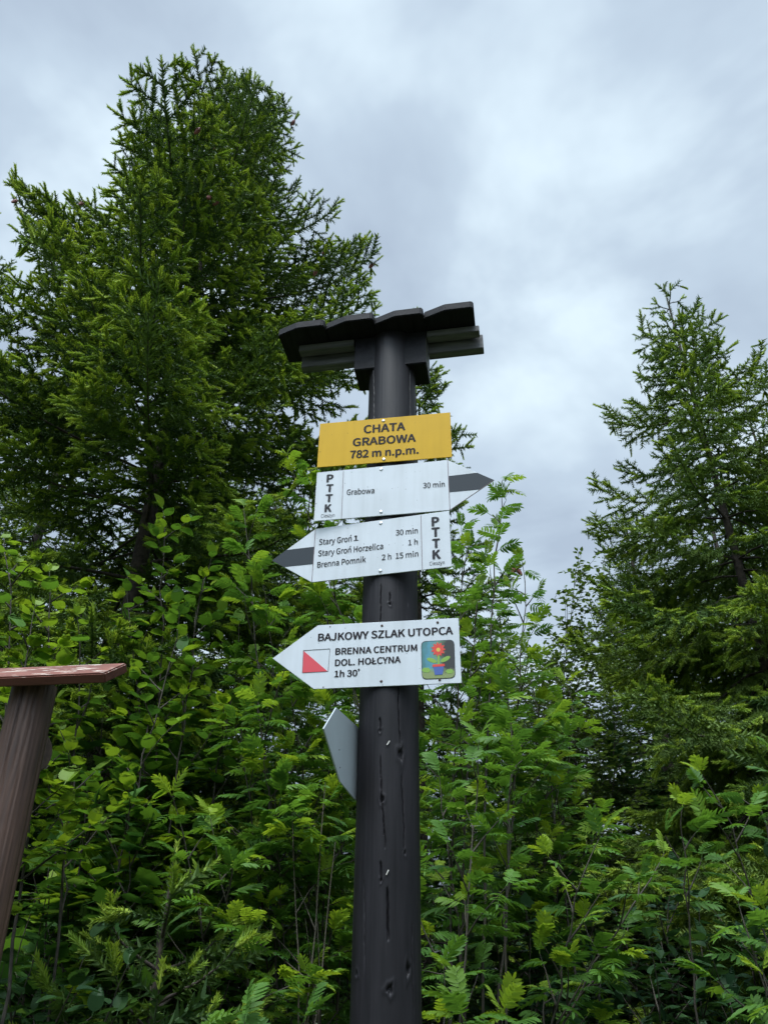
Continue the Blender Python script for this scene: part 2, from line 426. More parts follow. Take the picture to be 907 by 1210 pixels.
def roof():
    rm = Matrix(((PU.x, PV.x, 0, 0), (PU.y, PV.y, 0, 0), (0, 0, 1, TOPZ), (0, 0, 0, 1)))
    root = bpy.data.objects.new('roof', None); COL.objects.link(root); root.empty_display_size = 0.1
    root.parent = post; root.matrix_local = rm
    W, x0 = 0.1725, -0.392
    F0, B0 = -0.137, 0.030
    for k in range(4):
        bm = bmesh.new(); xa, xb = x0 + k * W, x0 + (k + 1) * W - 0.0008
        zoff = 0.0
        out = [(xa, F0 + 0.026), (xa + 0.074, F0), (xb - 0.008, F0), (xb, F0 + 0.006), (xb, B0), (xa, B0)]
        lo = [bm.verts.new((x, y, 0.002)) for x, y in out]; hi = [bm.verts.new((x, y, 0.034)) for x, y in out]
        bm.faces.new(lo[::-1]); bm.faces.new(hi)
        for i in range(6): bm.faces.new((lo[i], lo[(i + 1) % 6], hi[(i + 1) % 6], hi[i]))
        bmesh.ops.bevel(bm, geom=list(bm.edges), offset=0.003, segments=2, affect='EDGES')
        o = bm_obj('roof_board', bm, M_roof, root)
        o.rotation_euler = (rad([0.6, -0.4, 0.3, 0.9][k]), 0, 0)
        o.location = (0, 0, [0.000, 0.003, 0.001, 0.004][k])
    XR = x0 + 4 * W
    for (y0, y1, z0, z1) in ((-0.056, -0.022, -0.028, 0.0), (-0.012, 0.022, -0.066, -0.001)):
        for s0, s1 in ((-0.330, -0.130), (0.128, XR + (0.012 if y0 < -0.04 else 0.022))):
            bm = bmesh.new(); box_bm(bm, s0, s1, y0, y1, z0, z1, 0.002)
            bm_obj('batten', bm, M_grey, root)
    bm = bmesh.new(); box_bm(bm, -0.125, 0.125, -0.058, 0.055, -0.150, -0.001, 0.003)
    bm.normal_update()
    for f in bm.faces: f.material_index = 1 if abs(f.normal.x) > 0.7 else 0
    bm_obj('cross_block', bm, [M_roof, M_block], root)
M_block = wood('grey_black_cross_block', (0.10, 0.10, 0.105), (0.25, 0.25, 0.26), rough=0.65, stretch=(2, 12, 12))
roof()

# ------------------------------------------------------------------ the sign plates
def load_font():
    import os
    try:
        return bpy.data.fonts.load(os.path.join(bpy.utils.resource_path('LOCAL'), 'datafiles', 'fonts', 'Noto Sans CJK Regular.woff2'))
    except Exception:
        return None
FONT = load_font()
_cap = []
def cap_ratio():
    if not _cap:
        cu = bpy.data.curves.new('h', 'FONT'); cu.body = 'H'; cu.size = 1.0
        if FONT: cu.font = FONT
        o = bpy.data.objects.new('h', cu); COL.objects.link(o)
        me = bpy.data.meshes.new_from_object(o.evaluated_get(bpy.context.evaluated_depsgraph_get()))
        _cap.append(max(v.co.y for v in me.vertices)); bpy.data.objects.remove(o); bpy.data.curves.remove(cu); bpy.data.meshes.remove(me)
    return _cap[0]
class Sign:
    def __init__(s, yaw, off=PR + 0.0045):
        s.u = Vector((math.cos(yaw), -math.sin(yaw), 0)); s.nb = Vector((math.sin(yaw), math.cos(yaw), 0))
        s.o = AX - s.nb * off
    def uv(s, px, py):
        d = ray(px, py); t = (s.o - CAM).dot(s.nb) / d.dot(s.nb); p = CAM + d * t - s.o
        return p.dot(s.u), p.z
    def place(s, name, poly, mat, label, cat, plane=False):
        s.poly = poly if plane else [s.uv(*p) for p in poly]
        s.cz = sum(p[1] for p in s.poly) / len(s.poly)
        s.root = empty(name, mat=frame_mat(s.o + Vector((0, 0, s.cz)), s.u, s.nb, Vector((0, 0, 1))), label=label, cat=cat)
        bm = bmesh.new(); prism_bm(bm, [(x, z - s.cz) for x, z in s.poly], 0, 0.0035, 0.0006)
        bm_obj('plate', bm, mat, s.root)
        return s
    def L(s, px, py):
        x, z = s.uv(px, py); return x, z - s.cz
    def flat(s, name, pts, mat, lift=0.0006):
        bm = bmesh.new(); prism_bm(bm, [s.L(*p) for p in pts], -lift, -0.00005)
        return bm_obj(name, bm, mat, s.root)
    def line(s, a, b, w, mat, name='border_line'):
        (x0, z0), (x1, z1) = s.L(*a), s.L(*b); d = Vector((x1 - x0, z1 - z0)).normalized(); nx, nz = -d.y * w / 2, d.x * w / 2
        bm = bmesh.new(); prism_bm(bm, [(x0 - nx, z0 - nz), (x1 - nx, z1 - nz), (x1 + nx, z1 + nz), (x0 + nx, z0 + nz)], -0.0008, -0.00005)
        return bm_obj(name, bm, mat, s.root)
    def text(s, txt, a, b, cap, mat, bold=0.0, name='lettering', lift=0.0007):
        """baseline runs from photo pixel a to b; cap = capital height in photo pixels"""
        (x0, z0), (x1, z1) = s.L(*a), s.L(*b)
        h = s.L(a[0], a[1] - cap)[1] - z0
        cu = bpy.data.curves.new(name, 'FONT'); cu.body = txt; cu.size = 1.0
        if FONT: cu.font = FONT
        cu.resolution_u = 4; cu.extrude = 0.0
        o = bpy.data.objects.new(name, cu); COL.objects.link(o)
        dg = bpy.context.evaluated_depsgraph_get(); me = bpy.data.meshes.new_from_object(o.evaluated_get(dg))
        bpy.data.objects.remove(o); bpy.data.curves.remove(cu)
        n = len(me.vertices); co = np.zeros(n * 3); me.vertices.foreach_get('co', co); co = co.reshape(-1, 3)
        CAP = cap_ratio()
        wx = co[:, 0].max() - co[:, 0].min()
        dx, dz = x1 - x0, z1 - z0; Ln = math.hypot(dx, dz); cs, sn = dx / Ln, dz / Ln
        px_ = (co[:, 0] - co[:, 0].min()) * Ln / wx; pz_ = co[:, 1] * h / CAP
        out = np.stack([x0 + px_ * cs - 0 * sn, np.full(n, -lift), z0 + pz_ + px_ * sn], -1)
        me.vertices.foreach_set('co', out.astype(np.float32).ravel())
        if bold:
            bm = bmesh.new(); bm.from_mesh(me); src = list(bm.verts) + list(bm.edges) + list(bm.faces); hh = abs(h) * bold
            for k, (ox, oz) in enumerate(((hh, 0), (-hh, 0), (0, hh * .6), (0, -hh * .6))):
                r = bmesh.ops.duplicate(bm, geom=src)
                for v in r['geom']:
                    if isinstance(v, bmesh.types.BMVert): v.co += Vector((ox, -0.00008 * (k + 1), oz))
            bm.to_mesh(me); bm.free()
        me.materials.clear(); me.materials.append(mat); me.name = name
        me.update()
        return link_mesh(name, me, s.root)
    def screw(s, px, py, r=0.0052, mat=None, name='screw'):
        x, z = s.L(px, py); bm = bmesh.new()
        bmesh.ops.create_uvsphere(bm, u_segments=14, v_segments=8, radius=r)
        for v in bm.verts: v.co.y *= 0.5
        for v in bm.verts:
            if v.co.y < -0.35 * r: v.co.y = -0.35 * r
        o = bm_obj(name, bm, mat or M_screw, s.root, smooth=True); o.location = (x, -0.0004, z)
        return o

# yellow summit plate
sg = Sign(rad(9.098)).place('altitude_sign', [(378.1, 500.6), (374.4, 552.2), (533.8, 539.8), (531.6, 487.1)], M_yell,
    'yellow rectangular plate reading 782 m, topmost sign on the dark post', 'sign')
sg.text('CHATA', (430, 511.9), (478.2, 508.1), 8.9, M_ink, 0.05)
sg.text('GRABOWA', (417, 527.2), (490.7, 521.6), 8.7, M_ink, 0.05)
sg.text('782 m n.p.m.', (413.8, 541.6), (494, 535.8), 8.5, M_ink, 0.05)
sg.screw(452.8, 497.2); sg.screw(453.3, 542.8)
# white arrow pointing right
sg = Sign(rad(10.57)).place('trail_sign', [(374.5, 558.3), (370.6, 615.7), (531.6, 602.6), (583.7, 567.1), (528.5, 543.5)], M_white,
    'white arrow sign pointing right with one destination, under the yellow plate', 'sign')
sg.flat('trail_stripe', [(529.7, 562.6), (530.7, 581.7), (567.6, 578.2), (583.2, 567.15), (563.5, 558.7)], M_band)
sg.line((528.6, 544.0), (531.3, 602.2), 0.0016, M_line); sg.line((405.7, 556.2), (403.4, 612.7), 0.0011, M_line)
sg.line((583.0, 567.6), (532.0, 602.2), 0.0013, M_line)
for ch, xa, xb, y in (('P', 386.4, 393.0, 569.8), ('T', 385.8, 393.0, 581.4), ('T', 385.0, 392.2, 593.2), ('K', 384.0, 391.0, 605.0)):
    sg.text(ch, (xa, y), (xb, y - 0.4), 8.5, M_ink2, 0.075)
sg.text('Cieszyn', (379.2, 611.9), (395.2, 610.6), 3.9, M_ink2)
sg.text('Grabowa', (409.7, 585.0), (442.0, 582.8), 6.3, M_ink2, 0.018)
sg.text('30 min', (499.8, 576.9), (525.2, 575.1), 6.1, M_ink2, 0.018)
sg.screw(450.3, 554.5); sg.screw(450.0, 604.8)
# white arrow pointing left, three destinations
sg = Sign(rad(15.72)).place('trail_sign', [(372.9, 624.9), (321.2, 662.2), (368.2, 688.0), (533.3, 669.4), (530.4, 603.4)], M_white,
    'white arrow sign pointing left with three destinations and a black stripe', 'sign')
sg.flat('trail_stripe', [(371.2, 646.1), (338.3, 649.9), (321.7, 662.2), (335.2, 670.0), (369.8, 666.6)], M_band)
sg.line((372.8, 625.4), (368.4, 687.4), 0.0014, M_line); sg.line((497.1, 608.9), (498.7, 672.7), 0.0014, M_line)
for ch, xa, xb, y in (('P', 510.6, 518.0, 621.8), ('T', 510.4, 518.8, 634.3), ('T', 511.2, 519.2, 647.6), ('K', 511.6, 519.8, 660.7)):
    sg.text(ch, (xa, y), (xb, y - 0.7), 10.2, M_ink2, 0.075)
sg.text('Cieszyn', (507.3, 668.3), (525.0, 666.7), 4.3, M_ink2)
sg.text('Stary Groń', (376.8, 644.1), (415.3, 639.8), 6.6, M_ink2, 0.018)
sg.text('Stary Groń Horzelica', (375.9, 657.4), (452.4, 648.6), 6.6, M_ink2, 0.018)
sg.text('Brenna Pomnik', (374.8, 670.9), (432.0, 664.2), 6.6, M_ink2, 0.018)
sg.text('30 min', (467.6, 632.8), (493.3, 630.0), 6.2, M_ink2, 0.018)
sg.text('1 h', (482.3, 644.4), (493.3, 643.2), 6.2, M_ink2, 0.018)
sg.text('2 h  15 min', (451.0, 662.0), (493.9, 657.4), 6.4, M_ink2, 0.018)
sg.flat('icon', [(417.9, 639.4), (423.3, 638.8), (423.3, 637.9), (421.6, 638.0), (421.4, 635.6), (421.9, 634.4), (421.7, 632.9), (420.2, 632.7), (418.7, 633.2),
                 (418.6, 634.3), (419.7, 634.9), (419.7, 638.2), (417.9, 638.5)], M_ink2)
sg.screw(449.7, 618.3); sg.screw(449.2, 674.5)
# white arrow pointing left with red triangle
sg = Sign(rad(9.35)).place('trail_sign', [(375.6, 738.8), (322.0, 778.0), (370.7, 814.2), (545.1, 806.9), (541.5, 730.1)], M_white,
    'white arrow sign with a red triangle and a small rounded picture, lowest facing sign', 'sign')
sg.text('BAJKOWY SZLAK UTOPCA', (375.9, 757.6), (534.6, 749.2), 8.4, M_ink, 0.05)
sg.text('BRENNA CENTRUM', (396.4, 773.6), (492.4, 769.1), 7.3, M_ink, 0.05)
sg.text('DOL. HOLCYNA' if FONT else 'DOL. HOŁCYNA', (395.9, 786.9), (473.0, 783.0), 7.3, M_ink, 0.05)
if FONT: sg.line((438.6, 783.1), (443.0, 780.5), 0.0028, M_ink, 'lettering')
sg.text('1h 30’', (395.2, 800.1), (424.4, 798.8), 7.3, M_ink, 0.05)
sg.flat('red_triangle', [(358.8, 769.2), (357.3, 794.9), (387.1, 793.4)], M_rred)
for a_, b_ in (((358.4, 768.7), (389.8, 766.7)), ((389.8, 766.7), (387.6, 793.4)), ((387.6, 793.4), (357.3, 795.1)), ((357.3, 795.1), (358.4, 768.7))):
    sg.line(a_, b_, 0.0008, M_ink2, 'square_outline')
def picture_mat():
    m, n, l, p = new_mat('printed_nature_picture')
    tc = n.new('ShaderNodeTexCoord'); sp = n.new('ShaderNodeSeparateXYZ'); l.new(tc.outputs['Generated'], sp.inputs[0])
    nz = n.new('ShaderNodeTexNoise'); nz.inputs['Scale'].default_value = 4.5; nz.inputs['Detail'].default_value = 5; l.new(tc.outputs['Generated'], nz.inputs['Vector'])
    ad = n.new('ShaderNodeMath'); ad.operation = 'MULTIPLY_ADD'; ad.inputs[1].default_value = 0.55; l.new(nz.outputs['Fac'], ad.inputs[0]); l.new(sp.outputs['X'], ad.inputs[2])
    r = ramp(n, [(0.30, (0.05, 0.17, 0.17)), (0.50, (0.07, 0.25, 0.34)), (0.78, (0.13, 0.26, 0.16)), (0.98, (0.045, 0.05, 0.035)), (1.2 / 1.25, (0.03, 0.03, 0.028))])
    l.new(ad.outputs[0], r.inputs[0])
    a2 = n.new('ShaderNodeMath'); a2.operation = 'MULTIPLY_ADD'; a2.inputs[1].default_value = 0.3; l.new(nz.outputs['Fac'], a2.inputs[0]); l.new(sp.outputs['Z'], a2.inputs[2])
    r2 = ramp(n, [(0.30, (1, 1, 1)), (0.42, (0, 0, 0))]); l.new(a2.outputs[0], r2.inputs[0])
    mx = n.new('ShaderNodeMixRGB'); l.new(r2.outputs[0], mx.inputs[0]); l.new(r.outputs[0], mx.inputs[1]); mx.inputs[2].default_value = (0.22, 0.27, 0.10, 1)
    l.new(mx.outputs[0], p.inputs['Base Color']); p.inputs['Roughness'].default_value = 0.4
    return m
def rounded(c, k=5, f=0.16):
    out = []
    for i in range(4):
        p = Vector(c[i]); a = Vector(c[i - 1]); b = Vector(c[(i + 1) % 4])
        A = p + (a - p).normalized() * 6.0; B = p + (b - p).normalized() * 6.0
        for j in range(k + 1):
            t = j / k; out.append(tuple(A * (1 - t) ** 2 + p * 2 * t * (1 - t) + B * t * t))
    return out
sg.flat('picture_border', rounded([(497.2, 757.8), (498.2, 803.2), (537.9, 801.4), (536.4, 755.9)]), M_band)
sg.flat('picture', rounded([(498.0, 758.6), (498.9, 802.4), (537.2, 800.7), (535.7, 756.8)]), picture_mat(), 0.0011)
P_red = plain('printed_red', (0.62, 0.05, 0.03), 0.5); P_grn = plain('printed_green', (0.20, 0.36, 0.05), 0.5)
P_blu = plain('printed_blue', (0.05, 0.10, 0.34), 0.5); P_yel = plain('printed_yellow', (0.62, 0.45, 0.06), 0.5); P_drk = plain('printed_dark', (0.03, 0.03, 0.028), 0.5)
def blob(name, cx, cy, r, mat, lift, n=22, star=0.0, k=7, sy=1.0, rot=0.0):
    pts = []
    for i in range(n):
        a = 2 * math.pi * i / n; rr = r * (1 + star * math.cos(k * a)); x, y = rr * math.cos(a), rr * math.sin(a) * sy
        pts.append((cx + x * math.cos(rot) - y * math.sin(rot), cy + x * math.sin(rot) + y * math.cos(rot)))
    sg.flat(name, pts, mat, lift)
blob('printed_bush', 503.5, 792, 5.0, P_grn, .0014, star=.12, k=6, sy=.6); blob('printed_bush', 531, 793.5, 4.6, P_grn, .0014, star=.12, k=6, sy=.6)
blob('printed_leaf', 510, 780.5, 6.2, P_grn, .0015, sy=.40, rot=.35); blob('printed_leaf', 526, 779, 6.2, P_grn, .0015, sy=.40, rot=-.5)
sg.flat('printed_stem', [(516.6, 770), (518.8, 770), (519.3, 787), (517.0, 787)], P_grn, .0016)
blob('printed_flower', 517.6, 767.5, 7.2, P_red, .0017, 44, .20, 11); blob('printed_flower_centre', 517.6, 768, 2.3, P_yel, .0019)
sg.flat('printed_pot', [(511.5, 786.3), (524.6, 785.4), (522.8, 797.2), (513.6, 797.8)], P_blu, .0018); sg.flat('printed_pot_rim', [(510.8, 785.6), (525.2, 784.6), (525.3, 787.4), (510.9, 788.4)], P_red, .0020)
for p_ in ((451.1, 739.4), (516.8, 735.6), (450.2, 805.2), (519.3, 803.4)):
    sg.screw(*p_, r=0.0036, mat=M_rust, name='nail')
for p_ in ((390, 740.6), (382, 812.0)):
    sg.screw(*p_, r=0.0018, mat=M_rust, name='nail')

# plate fixed behind the post, seen from its blank back
sg = Sign(rad(-76), -(PR + 0.001))
zt, zb_ = sg.uv(421, 857.6)[1], sg.uv(418, 943)[1]
sg.place('arrow_plate', [sg.uv(397.4, 835.9), sg.uv(382.5, 860.9), sg.uv(401.9, 923.7), (-0.03, zb_), (0.20, zb_ - 0.004), (0.20, zt + 0.004), (-0.03, zt)], M_alu,
    'blank grey back of an arrow plate fixed to the left side of the post', 'sign', plane=True)
for p_ in ((400.7, 886), (401.6, 907)):
    sg.screw(*p_, r=0.0016, mat=M_rust, name='nail')

# ------------------------------------------------------------------ left post with its red-brown board
def left_post():
    YP = 2.25
    top = at(39, 822, YP); bot = at(-62, 1184, YP)
    root = empty('wooden_post', (top.x, YP, 0), label='thick brown log post carrying a sloping red-brown board with peeling paint', cat='post')
    ax0 = Vector((0.095, 0, -0.15)); ax1 = Vector((0, 0, top.z + 0.03))
    NA, NZ = 120, 420; ths = np.linspace(0, 2 * np.pi, NA, endpoint=False); ts = np.linspace(0, 1, NZ)
    TH, TT = np.meshgrid(ths, ts); ZZ = ax0.z + (ax1.z - ax0.z) * TT
    r_top = 25.0 / FPX * (top - CAM).dot(FWD)
    R = r_top * (1.0 + 0.16 * (1 - TT))
    rng = np.random.default_rng(9)
    for k in range(5): R = R + 0.0016 * np.sin((k + 1) * TH + rng.uniform(0, 6) + ZZ * rng.uniform(-1.5, 1.5)) / (k * .5 + 1)
    for k in range(18):
        a0 = rng.uniform(0, 2 * np.pi); d = (TH - a0 - 0.05 * np.sin(ZZ * 1.3 + k) + np.pi) % (2 * np.pi) - np.pi
        R = R - 0.0012 * np.exp(-(d / 0.04) ** 2)
    for a0, w, dep in ((rad(-97), 0.0022, 0.012), (rad(-62), 0.0016, 0.005), (rad(-75), 0.0014, 0.004)):
        d = (TH - a0 - 0.10 * np.sin(ZZ * 1.1) - 0.012 * np.sin(ZZ * 37) + np.pi) % (2 * np.pi) - np.pi
        R = R - dep * np.exp(-(d * r_top / w) ** 2)
    P = np.stack([ax0.x + (ax1.x - ax0.x) * TT + R * np.cos(TH), R * np.sin(TH), ZZ], -1).reshape(-1, 3)
    i = np.arange(NZ - 1)[:, None] * NA; j = np.arange(NA)[None]; k = (j + 1) % NA
    q = np.stack([i + j, i + k, i + NA + k, i + NA + j], -1).reshape(-1, 4)
    a = Acc(); a.add(P, np.concatenate([q[:, [0, 1, 2]], q[:, [0, 2, 3]]]))
    jj = np.arange(NA); a.add(np.concatenate([P[-NA:], [[ax1.x, 0, ax1.z]]]), np.stack([jj, (jj + 1) % NA, np.full(NA, NA)], -1))
    a.build('log', [M_log2], root, smooth=True)
    # sloping board: near bottom edge, rear edge higher
    yn = YP - 0.10
    a_ = at(124.5, 807, yn); w = Vector((top.x, YP, 0))
    bdir = (at(0, 813.5, yn) - a_); bdir.z *= 0.85; bdir.normalize()
    up_back = Vector((0.10, 0.80, 0.60)).normalized()
    nrm = bdir.cross(up_back); nrm = nrm if nrm.z > 0 else -nrm; nrm.normalize()
    o = a_ - w
    Wd, Th, Ln = 0.105, 0.030, 1.5
    bm = bmesh.new()
    c = []
    for s_, t_ in ((0, 0), (Ln, 0), (Ln, Wd), (-0.02, Wd)): c.append(o + bdir * s_ + up_back * t_)
    lo = [bm.verts.new(v) for v in c]; hi = [bm.verts.new(v + nrm * Th) for v in c]
    bm.faces.new(lo[::-1]); bm.faces.new(hi)
    for i in range(4): bm.faces.new((lo[i], lo[(i + 1) % 4], hi[(i + 1) % 4], hi[i]))
    bmesh.ops.bevel(bm, geom=list(bm.edges), offset=0.004, segments=2, affect='EDGES')
    bmesh.ops.recalc_face_normals(bm, faces=bm.faces)
    bm.normal_update()
    for f in bm.faces: f.material_index = 0 if f.normal.dot(nrm) > 0.7 else 1
    bm_obj('board', bm, [M_red, M_reds], root)
    # sawn end of the rail behind the log
    e = at(47, 888, YP + 0.13) - w
    bm = bmesh.new()
    r = bmesh.ops.create_cone(bm, cap_ends=True, segments=32, radius1=0.058, radius2=0.058, depth=0.5)
    bmesh.ops.bevel(bm, geom=[x for x in bm.edges if len(x.link_faces) == 2 and any(len(f.verts) > 4 for f in x.link_faces)], offset=0.005, segments=2, affect='EDGES')
    d = Vector((0.93, -0.37, 0)).normalized()
    bmesh.ops.transform(bm, matrix=Matrix.Translation(e - d * 0.25) @ Vector((0, 0, 1)).rotation_difference(d).to_matrix().to_4x4(), verts=bm.verts)
    bm_obj('rail', bm, M_endg, root, smooth=False)
left_post()

# ------------------------------------------------------------------ foliage templates
def nrmz(v): return v / (np.linalg.norm(v, axis=-1, keepdims=True) + 1e-9)
def shoot_tmpl(seed, n, nl, nw, lean, core=0.03, taper=True):
    """unit-length brush along +x: core strip and n needles"""
    r = np.random.default_rng(seed); V, F = [], []
    for k in range(n):
        t = 0.02 + 0.96 * (k + 0.5) / n; ph = k * 2.39996 + r.uniform(-.3, .3)
        L = nl * (1.0 - 0.12 * t) * r.uniform(.8, 1.2)
        al = lean * r.uniform(.8, 1.2) * (1 - .22 * t)
        dr = np.array([math.cos(al), math.sin(al) * math.cos(ph), math.sin(al) * math.sin(ph) + 0.15])
        b = np.array([t, 0, 0]); side = np.cross(dr, [0.3, -math.sin(ph), math.cos(ph)]); side /= np.linalg.norm(side)
        i = len(V); V += [b - side * nw / 2, b + side * nw / 2, b + dr * L]; F.append((i, i + 1, i + 2))
    i = len(V); c = core
    V += [np.array(x) for x in ((0, -c, -c * .6), (0, c, -c * .6), (0, 0, c), (1.0, 0, 0))]
    F += [(i, i + 1, i + 3), (i + 1, i + 2, i + 3), (i + 2, i, i + 3)]
    return np.array(V, np.float32), np.array(F, np.int32)
SH_OLD = [shoot_tmpl(k, 26, 0.29, 0.095, 0.98, 0.045) for k in range(3)]
SH_LOD = [shoot_tmpl(k + 9, 15, 0.26, 0.13, 0.95, 0.05) for k in range(3)]
SH_NEW = [shoot_tmpl(k + 5, 34, 0.30, 0.11, 0.75, 0.11) for k in range(3)]

def toothed(half, n=2, amp=0.035):
    out = []
    for (x0, y0), (x1, y1) in zip(half[:-1], half[1:]):
        L = math.hypot(x1 - x0, y1 - y0) + 1e-6; nx, ny = -(y1 - y0) / L, (x1 - x0) / L
        for k in range(n):
            t = k / n; out.append((x0 + (x1 - x0) * t, y0 + (y1 - y0) * t))
            t = (k + .75) / n; out.append((x0 + (x1 - x0) * t + nx * amp + .012, y0 + (y1 - y0) * t + ny * amp))
    return out + [half[-1]]
def leaf_from_outline(half, fold=0.12, droop=0.18, petiole=0.3, mid=None):
    """half outline (x,y>=0) from base to tip; blade length 1 after the petiole"""
    V, F = [], []
    xs = [p[0] for p in half]; n = len(half)
    def z(x, y): return fold * abs(y) - droop * x * x
    for s in (1, -1):
        base = len(V)
        V += [(x + petiole, s * y, z(x, y) * 1.0) for x, y in half]
        m = len(V)
        V += [(petiole + min(max(x, 0), 1) * 0.92 + 0.02, 0, z(min(max(x, 0), 1), 0)) for x, y in half]
        for i in range(n - 1):
            q = (base + i, base + i + 1, m + i + 1), (base + i, m + i + 1, m + i)
            for t in q: F.append(t if s > 0 else t[::-1])
    i = len(V); w = 0.014
    V += [(0, -w, 0.03), (0, w, 0.03), (petiole + .02, w, 0), (petiole + .02, -w, 0)]; F += [(i, i + 1, i + 2), (i, i + 2, i + 3)]
    return np.array(V, np.float32), np.array(F, np.int32)
T_MAPLE = [leaf_from_outline([(0, 0), (-.06, .20), (-.10, .42), (.10, .38), (.16, .50), (.22, .66), (.36, .60), (.44, .42), (.56, .40), (.66, .34), (.70, .22), (.84, .16), (1, 0)], f, d) for f, d in ((.1, .08), (.2, .22), (-.08, .05))]
T_OVATE = [leaf_from_outline(toothed([(0, 0), (.06, .17), (.20, .30), (.38, .345), (.58, .30), (.78, .18), (1, 0)]), f, d, 0.2) for f, d in ((.12, .1), (.3, .2), (.05, .0))]
T_ROUND = [leaf_from_outline(toothed([(0, 0), (.02, .20), (.14, .36), (.34, .43), (.55, .39), (.72, .33), (.80, .20), (1.0, 0)], 2, .04), f, d, 0.22) for f, d in ((.1, .15), (.25, .25), (-.05, .1))]
T_SMALL = [leaf_from_outline([(0, 0), (.25, .34), (.6, .28), (1, 0)], f, .1, .3) for f in (.1, .3)]
def rowan_tmpl(seed, pairs=6, droop=0.35, fold=0.2):
    r = np.random.default_rng(seed); V, F = [], []
    def rach(t): return np.array([t, 0.03 * math.sin(seed * 2 + 3 * t), 0.08 * t - droop * t * t])
    half = [(0, .02), (.12, .10), (.32, .145), (.55, .14), (.80, .09), (1.0, .0)]
    def leaflet(b, d, L, tw):
        d = d / np.linalg.norm(d); up = np.array([0, 0, 1.0]); sd = np.cross(up, d); sd /= np.linalg.norm(sd); up = np.cross(d, sd)
        up = up * math.cos(tw) + sd * math.sin(tw); sd = np.cross(up, d)
        i0 = len(V); n = len(half)
        for s in (1, 0, -1):
            for x, y in half:
                V.append(b + d * (x * L) + sd * (s * y * L) + up * ((fold * abs(s) * y - .22 * x * x) * L))
        for i in range(n - 1):
            a, m, c = i0 + i, i0 + n + i, i0 + 2 * n + i
            F.extend([(a, m, m + 1), (a, m + 1, a + 1), (m, c, c + 1), (m, c + 1, m + 1)])
    for k in range(pairs):
        t = 0.22 + 0.68 * k / (pairs - 1); sc = 0.33 * (0.78 + 0.5 * math.sin(math.pi * (k + .8) / (pairs + .6)))
        for s in (1, -1):
            a = rad(62 - 14 * t) + r.uniform(-.12, .12)
            leaflet(rach(t), np.array([math.cos(a), s * math.sin(a), -0.12 + r.uniform(-.15, .1)]), sc * r.uniform(.9, 1.08), s * r.uniform(-.1, .35))
    leaflet(rach(.94), np.array([1, 0, -.5]), .30, 0)
    n = 5; i0 = len(V); w = .012
    for k in range(n + 1):
        p = rach(k / n * .95); V.append(p + [0, -w, -.002]); V.append(p + [0, w, -.002])
    for k in range(n):
        i = i0 + 2 * k; F.extend([(i, i + 1, i + 3), (i, i + 3, i + 2)])
    return np.array(V, np.float32), np.array(F, np.int32)
T_ROWAN = [rowan_tmpl(1, 7, .22), rowan_tmpl(2, 8, .34, .3), rowan_tmpl(3, 7, .08, .1), rowan_tmpl(4, 6, .5, .25)]

def frames(D, U, L, roll=None):
    """columns: x along D, y side, z towards U; scaled by L"""
    D = nrmz(D); Y = nrmz(np.cross(U, D)); Z = np.cross(D, Y)
    if roll is not None:
        c, s = np.cos(roll)[:, None], np.sin(roll)[:, None]; Y, Z = Y * c + Z * s, Z * c - Y * s
    return np.stack([D, Y, Z], -1) * np.asarray(L)[:, None, None]

